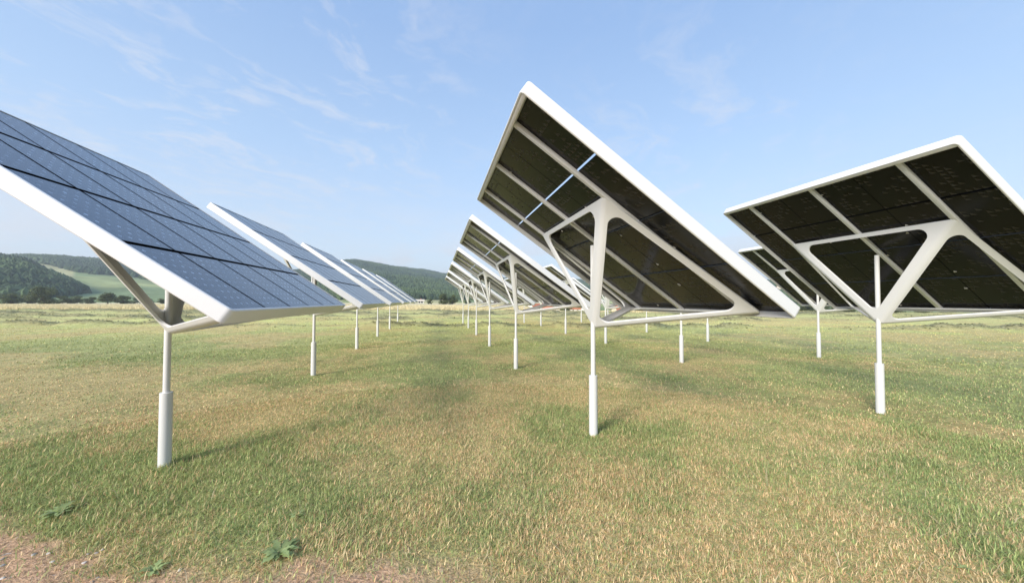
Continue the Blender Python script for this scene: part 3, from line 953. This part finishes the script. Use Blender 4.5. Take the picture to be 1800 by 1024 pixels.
tr_list = [
 (78, 502, 150, 1, 'largest round dark tree in the hedge at far left', 1.05, 'tree'),
 (20, 514, 155, 0, 'pale rounded bush at the left end of the hedge', 1.2, 'bush'),
 (-25, 512, 158, 1, 'bush cut by the left picture edge behind the dry grass', 1.2, 'bush'),
 (48, 517, 168, 0, 'bush filling the gap left of the largest hedge tree', 1.4, 'bush'),
 (110, 520, 165, 3, 'low dark bush right of the largest hedge tree', 1.2, 'bush'),
 (136, 519, 175, 0, 'pale green bush between the two hedge trees at left', 1.1, 'bush'),
 (160, 522, 168, 3, 'low dark bush left of the second hedge tree', 1.2, 'bush'),
 (190, 513, 160, 2, 'second tallest tree in the hedge at far left', 1.3, 'tree'),
 (218, 519, 162, 1, 'dark bush right of the second hedge tree', 1.3, 'bush'),
 (242, 523, 175, 3, 'low bush just left of the front left support arm', 1.2, 'bush'),
 (262, 524, 178, 0, 'small bush right of the front left support arm', 1.3, 'bush'),
 (284, 524, 176, 0, 'small pale bush beside the front left post', 1.2, 'bush'),
 (316, 523, 172, 1, 'bush seen right of the front left post', 1.2, 'bush'),
 (345, 520, 170, 3, 'dark bush seen under the lower edge of the front left panel', 1.0, 'bush'),
 (380, 520, 172, 0, 'bush under the front left panel corner', 1.2, 'bush'),
 (779, 514, 175, 1, 'left half of the large round tree pair in the aisle', 0.85, 'tree'),
 (796, 516, 178, 0, 'right half of the large round tree pair in the aisle', 0.95, 'tree'),
 (757, 525, 185, 3, 'low bush left of the large round trees in the aisle', 1.0, 'bush'),
 (822, 526, 182, 3, 'dark bush behind the farthest posts of the second row', 1.2, 'bush'),
 (845, 522, 185, 1, 'dark tree behind the thin posts of the second row', 1.0, 'tree'),
 (880, 525, 190, 0, 'dark bush seen under the second row of panels', 1.2, 'bush'),
 (912, 526, 190, 3, 'low bush right of the dark tree under the second row', 1.2, 'bush'),
 (728, 530, 215, 3, 'tiny dark bush on the dry slope in the aisle', 0.7, 'bush'),
 (990, 534, 130, 3, 'low dark hedge bush in front of the orange roofs', 1.6, 'bush'),
 (1412, 529, 190, 0, 'green bush right of the lower corner of the near middle panel', 1.2, 'bush'),
 (1432, 527, 185, 1, 'dark bush left of the fourth row post', 1.2, 'bush'),
 (1458, 530, 190, 3, 'low dark bush right of the fourth row post', 1.1, 'bush'),
 (1490, 531, 195, 0, 'bush under the near right panel, left of its post', 1.2, 'bush'),
 (1520, 532, 150, 3, 'low green bush close to the front right post', 1.0, 'bush'),
 (1575, 531, 190, 1, 'dark bush right of the front right post', 1.2, 'bush'),
 (1620, 532, 195, 0, 'bush seen above the right support arm', 1.2, 'bush'),
 (1670, 532, 195, 3, 'low bush above the right support arm near the picture edge', 1.3, 'bush'),
]
for a_ in tr_list: tree_at(a_[0], a_[1], a_[2], a_[3], a_[4], a_[5], a_[6])

# ------------------------------------------------------------------ village
M_roof = mat_paint('roof_tiles', (0.50, 0.17, 0.085), 0.85, 0.4)
M_wall = mat_paint('house_render', (0.68, 0.60, 0.48), 0.9, 0.2)
M_wall2 = mat_paint('house_white', (0.74, 0.73, 0.70), 0.9, 0.2)
M_pane, _nt, _b = new_mat('window_dark'); _b.inputs['Base Color'].default_value = (0.03, 0.035, 0.04, 1); _b.inputs['Roughness'].default_value = 0.15
def house(px, dist, w, l, h, rh, wall, rz, label, roof=None):
    s = (px - 900) / FPX * dist
    x = dist * sinY + s * cosY; y = dist * cosY - s * sinY
    r = math.hypot(x, y)
    z = max(float(hill_h(np.array([x]), np.array([y]))[0]), float(ground_h(np.array([x]), np.array([y]))[0])) if r > 300 else float(ground_h(np.array([x]), np.array([y]))[0])
    o = empty('house', (x, y, z), rz)
    bm = bmesh.new()
    a, b_ = w / 2, l / 2
    vs = [bm.verts.new(p) for p in ((-a, -b_, -1), (a, -b_, -1), (a, b_, -1), (-a, b_, -1), (-a, -b_, h), (a, -b_, h), (a, b_, h), (-a, b_, h), (-a, 0, h + rh - 0.15), (a, 0, h + rh - 0.15))]
    for f in ((0, 1, 5, 4), (2, 3, 7, 6), (1, 2, 6, 9, 5), (3, 0, 4, 8, 7)): bm.faces.new([vs[i] for i in f])
    link('wall', bm_mesh(bm, 'wall'), [wall], o)
    bm = bmesh.new(); e = 0.5
    for sgn in (-1, 1):
        lo = [(-a - e, sgn * (b_ + e), h - e * rh / b_), (a + e, sgn * (b_ + e), h - e * rh / b_), (a + e, 0, h + rh), (-a - e, 0, h + rh)]
        A = [bm.verts.new(p) for p in lo]; B = [bm.verts.new((p[0], p[1], p[2] + 0.2)) for p in lo]
        bm.faces.new(A); bm.faces.new(B[::-1])
        for k in range(4): bm.faces.new((A[k], A[(k + 1) % 4], B[(k + 1) % 4], B[k]))
    rf = link('roof', bm_mesh(bm, 'roof'), [roof or M_roof], o)
    bm = bmesh.new()
    bmesh.ops.create_cube(bm, size=1, matrix=Matrix.Translation((a * 0.4, 0.8, h + rh)) @ Matrix.Diagonal((0.6, 0.6, 1.6, 1)))
    link('chimney', bm_mesh(bm, 'chimney'), [M_roof], rf)
    for sx in (-0.55, 0, 0.55):
        for sgn in (-1, 1):
            bm = bmesh.new()
            bmesh.ops.create_cube(bm, size=1, matrix=Matrix.Translation((sx * a, sgn * b_, h * 0.55)) @ Matrix.Diagonal((1.1, 0.12, 1.3, 1)))
            link('window', bm_mesh(bm, 'window'), [M_pane], o)
    tag(o, label, 'house', 'houses of the village beyond the meadow')
houses = [
 (943, 300, 12, 9, 3.5, 3, M_wall2, 0.3, 'white walled house leftmost of the village, under the second row of panels'),
 (966, 290, 10, 8, 3.0, 3.2, M_wall, -0.4, 'cream house with orange roof left of the low dark hedge bush'),
 (984, 275, 13, 9, 3.2, 3.6, M_wall, 0.9, 'orange roofed house behind the low dark hedge bush'),
 (1006, 285, 12, 9, 3.4, 3.8, M_wall2, -0.2, 'orange roofed house just right of the low dark hedge bush'),
 (1028, 320, 11, 8, 3.2, 3.2, M_wall2, 0.5, 'house with pale gable behind the front middle post'),
 (1090, 300, 11, 8, 3.0, 3.2, M_wall, 0.1, 'small house seen right of the front middle post'),
 (1112, 285, 9, 8, 3.4, 3.4, M_wall, 1.1, 'narrow cream house under the lower panel edge'),
 (1136, 280, 13, 9, 3.2, 3.8, M_wall, -0.3, 'wide orange roofed house behind a thin far post'),
 (1160, 290, 10, 8, 3.0, 3.2, M_wall2, 0.4, 'pale house right of the wide orange roofed house'),
 (1185, 300, 12, 8, 3.0, 3.2, M_wall2, -0.6, 'low pale house near the right end of the village'),
 (1245, 310, 12, 8, 3.0, 3.2, M_wall, 0.3, 'last orange roofed house at the right end of the village'),
 (1372, 520, 13, 10, 5, 5, M_wall, 0.4, 'single orange roofed house on the slope behind the right panels'),
 (737, 250, 6, 4, 1.5, 0.9, M_wall2, 0.1, 'small pale barn on the dry slope beyond the aisle', M_wall),
]
for h_ in houses: house(*h_)

# ------------------------------------------------------------------ sun, sky, air
PHI, ELE = R(48), R(28.0)
sun_dir = Vector((-math.cos(ELE) * math.sin(PHI), -math.cos(ELE) * math.cos(PHI), math.sin(ELE)))
sd = bpy.data.lights.new('sun', 'SUN'); sd.energy = 2.3; sd.angle = R(18); sd.color = (1.0, 0.94, 0.85)
su = bpy.data.objects.new('sun', sd); C.objects.link(su)
su.rotation_euler = sun_dir.to_track_quat('Z', 'Y').to_euler()
su.location = (0, 0, 50)

w = bpy.data.worlds.new('World'); bpy.context.scene.world = w; w.use_nodes = True
nt = w.node_tree; bg = nt.nodes['Background']
sky = N(nt, 'ShaderNodeTexSky'); sky.sky_type = 'NISHITA'; sky.sun_disc = False
sky.sun_elevation = ELE; sky.sun_rotation = math.atan2(sun_dir.x, sun_dir.y)
sky.air_density = 1.0; sky.dust_density = 1.5; sky.ozone_density = 1.6; sky.altitude = 200
SKYS = 0.15
bg.inputs['Strength'].default_value = SKYS
tc = N(nt, 'ShaderNodeTexCoord')
sep = N(nt, 'ShaderNodeSeparateXYZ'); nt.links.new(tc.outputs['Generated'], sep.inputs[0])
zc = math_node(nt, 'MAXIMUM', sep.outputs[2], 0.03)
px_ = math_node(nt, 'DIVIDE', sep.outputs[0], zc); py_ = math_node(nt, 'DIVIDE', sep.outputs[1], zc)
cmb = N(nt, 'ShaderNodeCombineXYZ'); nt.links.new(px_, cmb.inputs[0]); nt.links.new(py_, cmb.inputs[1])
rotm = N(nt, 'ShaderNodeMapping'); rotm.inputs['Rotation'].default_value = (0, 0, R(-54)); nt.links.new(cmb.outputs[0], rotm.inputs['Vector'])
mp = N(nt, 'ShaderNodeMapping'); mp.inputs['Scale'].default_value = (0.7, 2.0, 1); mp.inputs['Location'].default_value = (0.3, 0.2, 0)
nt.links.new(rotm.outputs[0], mp.inputs['Vector'])
warp = N(nt, 'ShaderNodeTexNoise', i_Scale=1.1, i_Detail=4.0); nt.links.new(rotm.outputs[0], warp.inputs['Vector'])
wv = N(nt, 'ShaderNodeVectorMath', operation='SCALE'); wv.inputs['Scale'].default_value = 2.8; nt.links.new(warp.outputs['Color'], wv.inputs[0])
wa = N(nt, 'ShaderNodeVectorMath', operation='ADD'); nt.links.new(mp.outputs[0], wa.inputs[0]); nt.links.new(wv.outputs[0], wa.inputs[1])
ci = N(nt, 'ShaderNodeTexNoise', i_Scale=1.9, i_Detail=10.0, i_Roughness=0.66); nt.links.new(wa.outputs[0], ci.inputs['Vector'])
cr_ = N(nt, 'ShaderNodeMapRange', i_1=0.50, i_2=0.78); nt.links.new(ci.outputs['Fac'], cr_.inputs[0])
dt = N(nt, 'ShaderNodeVectorMath', operation='DOT_PRODUCT'); dt.inputs[1].default_value = (-0.40, 0.82, 0.41); nt.links.new(tc.outputs['Generated'], dt.inputs[0])
dm_ = N(nt, 'ShaderNodeMapRange', i_1=0.84, i_2=0.98, i_3=0.16, i_4=1.0); nt.links.new(dt.outputs['Value'], dm_.inputs[0])
dt2 = N(nt, 'ShaderNodeVectorMath', operation='DOT_PRODUCT'); dt2.inputs[1].default_value = (0.56, 0.75, 0.34); nt.links.new(tc.outputs['Generated'], dt2.inputs[0])
dm2 = N(nt, 'ShaderNodeMapRange', i_1=0.93, i_2=0.995, i_3=0.0, i_4=0.8); nt.links.new(dt2.outputs['Value'], dm2.inputs[0])
cirrus = math_node(nt, 'MULTIPLY', cr_.outputs[0], math_node(nt, 'MAXIMUM', dm_.outputs[0], dm2.outputs[0]))
# low small cumulus
cm2 = N(nt, 'ShaderNodeMapping'); cm2.inputs['Scale'].default_value = (3.0, 3.0, 9.0)
nt.links.new(tc.outputs['Generated'], cm2.inputs['Vector'])
cu = N(nt, 'ShaderNodeTexNoise', i_Scale=1.6, i_Detail=7.0, i_Roughness=0.55); nt.links.new(cm2.outputs[0], cu.inputs['Vector'])
cum = N(nt, 'ShaderNodeMapRange', i_1=0.49, i_2=0.62); nt.links.new(cu.outputs['Fac'], cum.inputs[0])
lowb = N(nt, 'ShaderNodeMapRange', i_1=0.26, i_2=0.10); nt.links.new(sep.outputs[2], lowb.inputs[0])
cumf = math_node(nt, 'MULTIPLY', cum.outputs[0], lowb.outputs[0])
cf = math_node(nt, 'MINIMUM', math_node(nt, 'MAXIMUM', math_node(nt, 'MULTIPLY', cirrus, 0.7), math_node(nt, 'MULTIPLY', cumf, 0.6)), 1.0)
HAZ = N(nt, 'ShaderNodeMapRange', i_1=0.36, i_2=0.0, i_3=0.0, i_4=0.0); nt.links.new(sep.outputs[2], HAZ.inputs[0])
K = 1 / (SKYS * 2 ** 1.12)
ramp = N(nt, 'ShaderNodeValToRGB'); nt.links.new(sep.outputs[2], ramp.inputs[0])
els = [(0.0, (.71, .77, .84)), (0.15, (.59, .71, .86)), (0.35, (.45, .63, .89)), (0.6, (.32, .50, .82)), (1.0, (.25, .41, .74))]
while len(ramp.color_ramp.elements) < len(els): ramp.color_ramp.elements.new(0.5)
for e_, (p_, c_) in zip(ramp.color_ramp.elements, els): e_.position = p_; e_.color = (*c_, 1)
rs = N(nt, 'ShaderNodeVectorMath', operation='SCALE'); rs.inputs['Scale'].default_value = K; nt.links.new(ramp.outputs[0], rs.inputs[0])
sk = mix_col(nt, 0.80, sky.outputs[0], rs.outputs[0])
skc = mix_col(nt, cf, sk, (.80 * K, .81 * K, .86 * K))
nt.links.new(skc, bg.inputs['Color'])

bm = bmesh.new()
bmesh.ops.create_cube(bm, size=1, matrix=Matrix.Translation((0, 0, 75 - 1.0)) @ Matrix.Diagonal((8600, 8600, 150, 1)))
hz = link('haze', bm_mesh(bm, 'haze'), [])
hm = bpy.data.materials.new('haze_air'); hm.use_nodes = True
for n_ in list(hm.node_tree.nodes):
    if n_.type == 'BSDF_PRINCIPLED': hm.node_tree.nodes.remove(n_)
pv = hm.node_tree.nodes.new('ShaderNodeVolumePrincipled'); pv.inputs['Color'].default_value = (0.86, 0.92, 1.0, 1)
pv.inputs['Density'].default_value = 0.00037; pv.inputs['Anisotropy'].default_value = 0.2
hm.node_tree.links.new(pv.outputs[0], hm.node_tree.nodes['Material Output'].inputs['Volume'])
hz.data.materials.append(hm)
tag(hz, 'thin pale haze softening the far hills', 'haze', kind='stuff')

# ------------------------------------------------------------------ camera
cam = bpy.data.cameras.new('camera'); cam.sensor_width = 36.0; cam.lens = 36.0 * FPX / 1800
cam.clip_start = 0.05; cam.clip_end = 20000
co = bpy.data.objects.new('camera', cam); C.objects.link(co)
fw = Vector((sinY * math.cos(PITCH), cosY * math.cos(PITCH), math.sin(PITCH)))
rt = Vector((cosY, -sinY, 0)); up = rt.cross(fw)
c, s = math.cos(ROLL), math.sin(ROLL)
rt, up = rt * c + up * s, up * c - rt * s
mw = Matrix((rt, up, -fw)).transposed().to_4x4(); mw.translation = (0, 0, S)
co.matrix_world = mw
sc = bpy.context.scene
sc.camera = co
sc.render.engine = 'CYCLES'
sc.render.resolution_x = 1024; sc.render.resolution_y = 582
sc.view_settings.view_transform = 'Standard'; sc.view_settings.look = 'None'
sc.view_settings.exposure = 1.2; sc.view_settings.gamma = 1
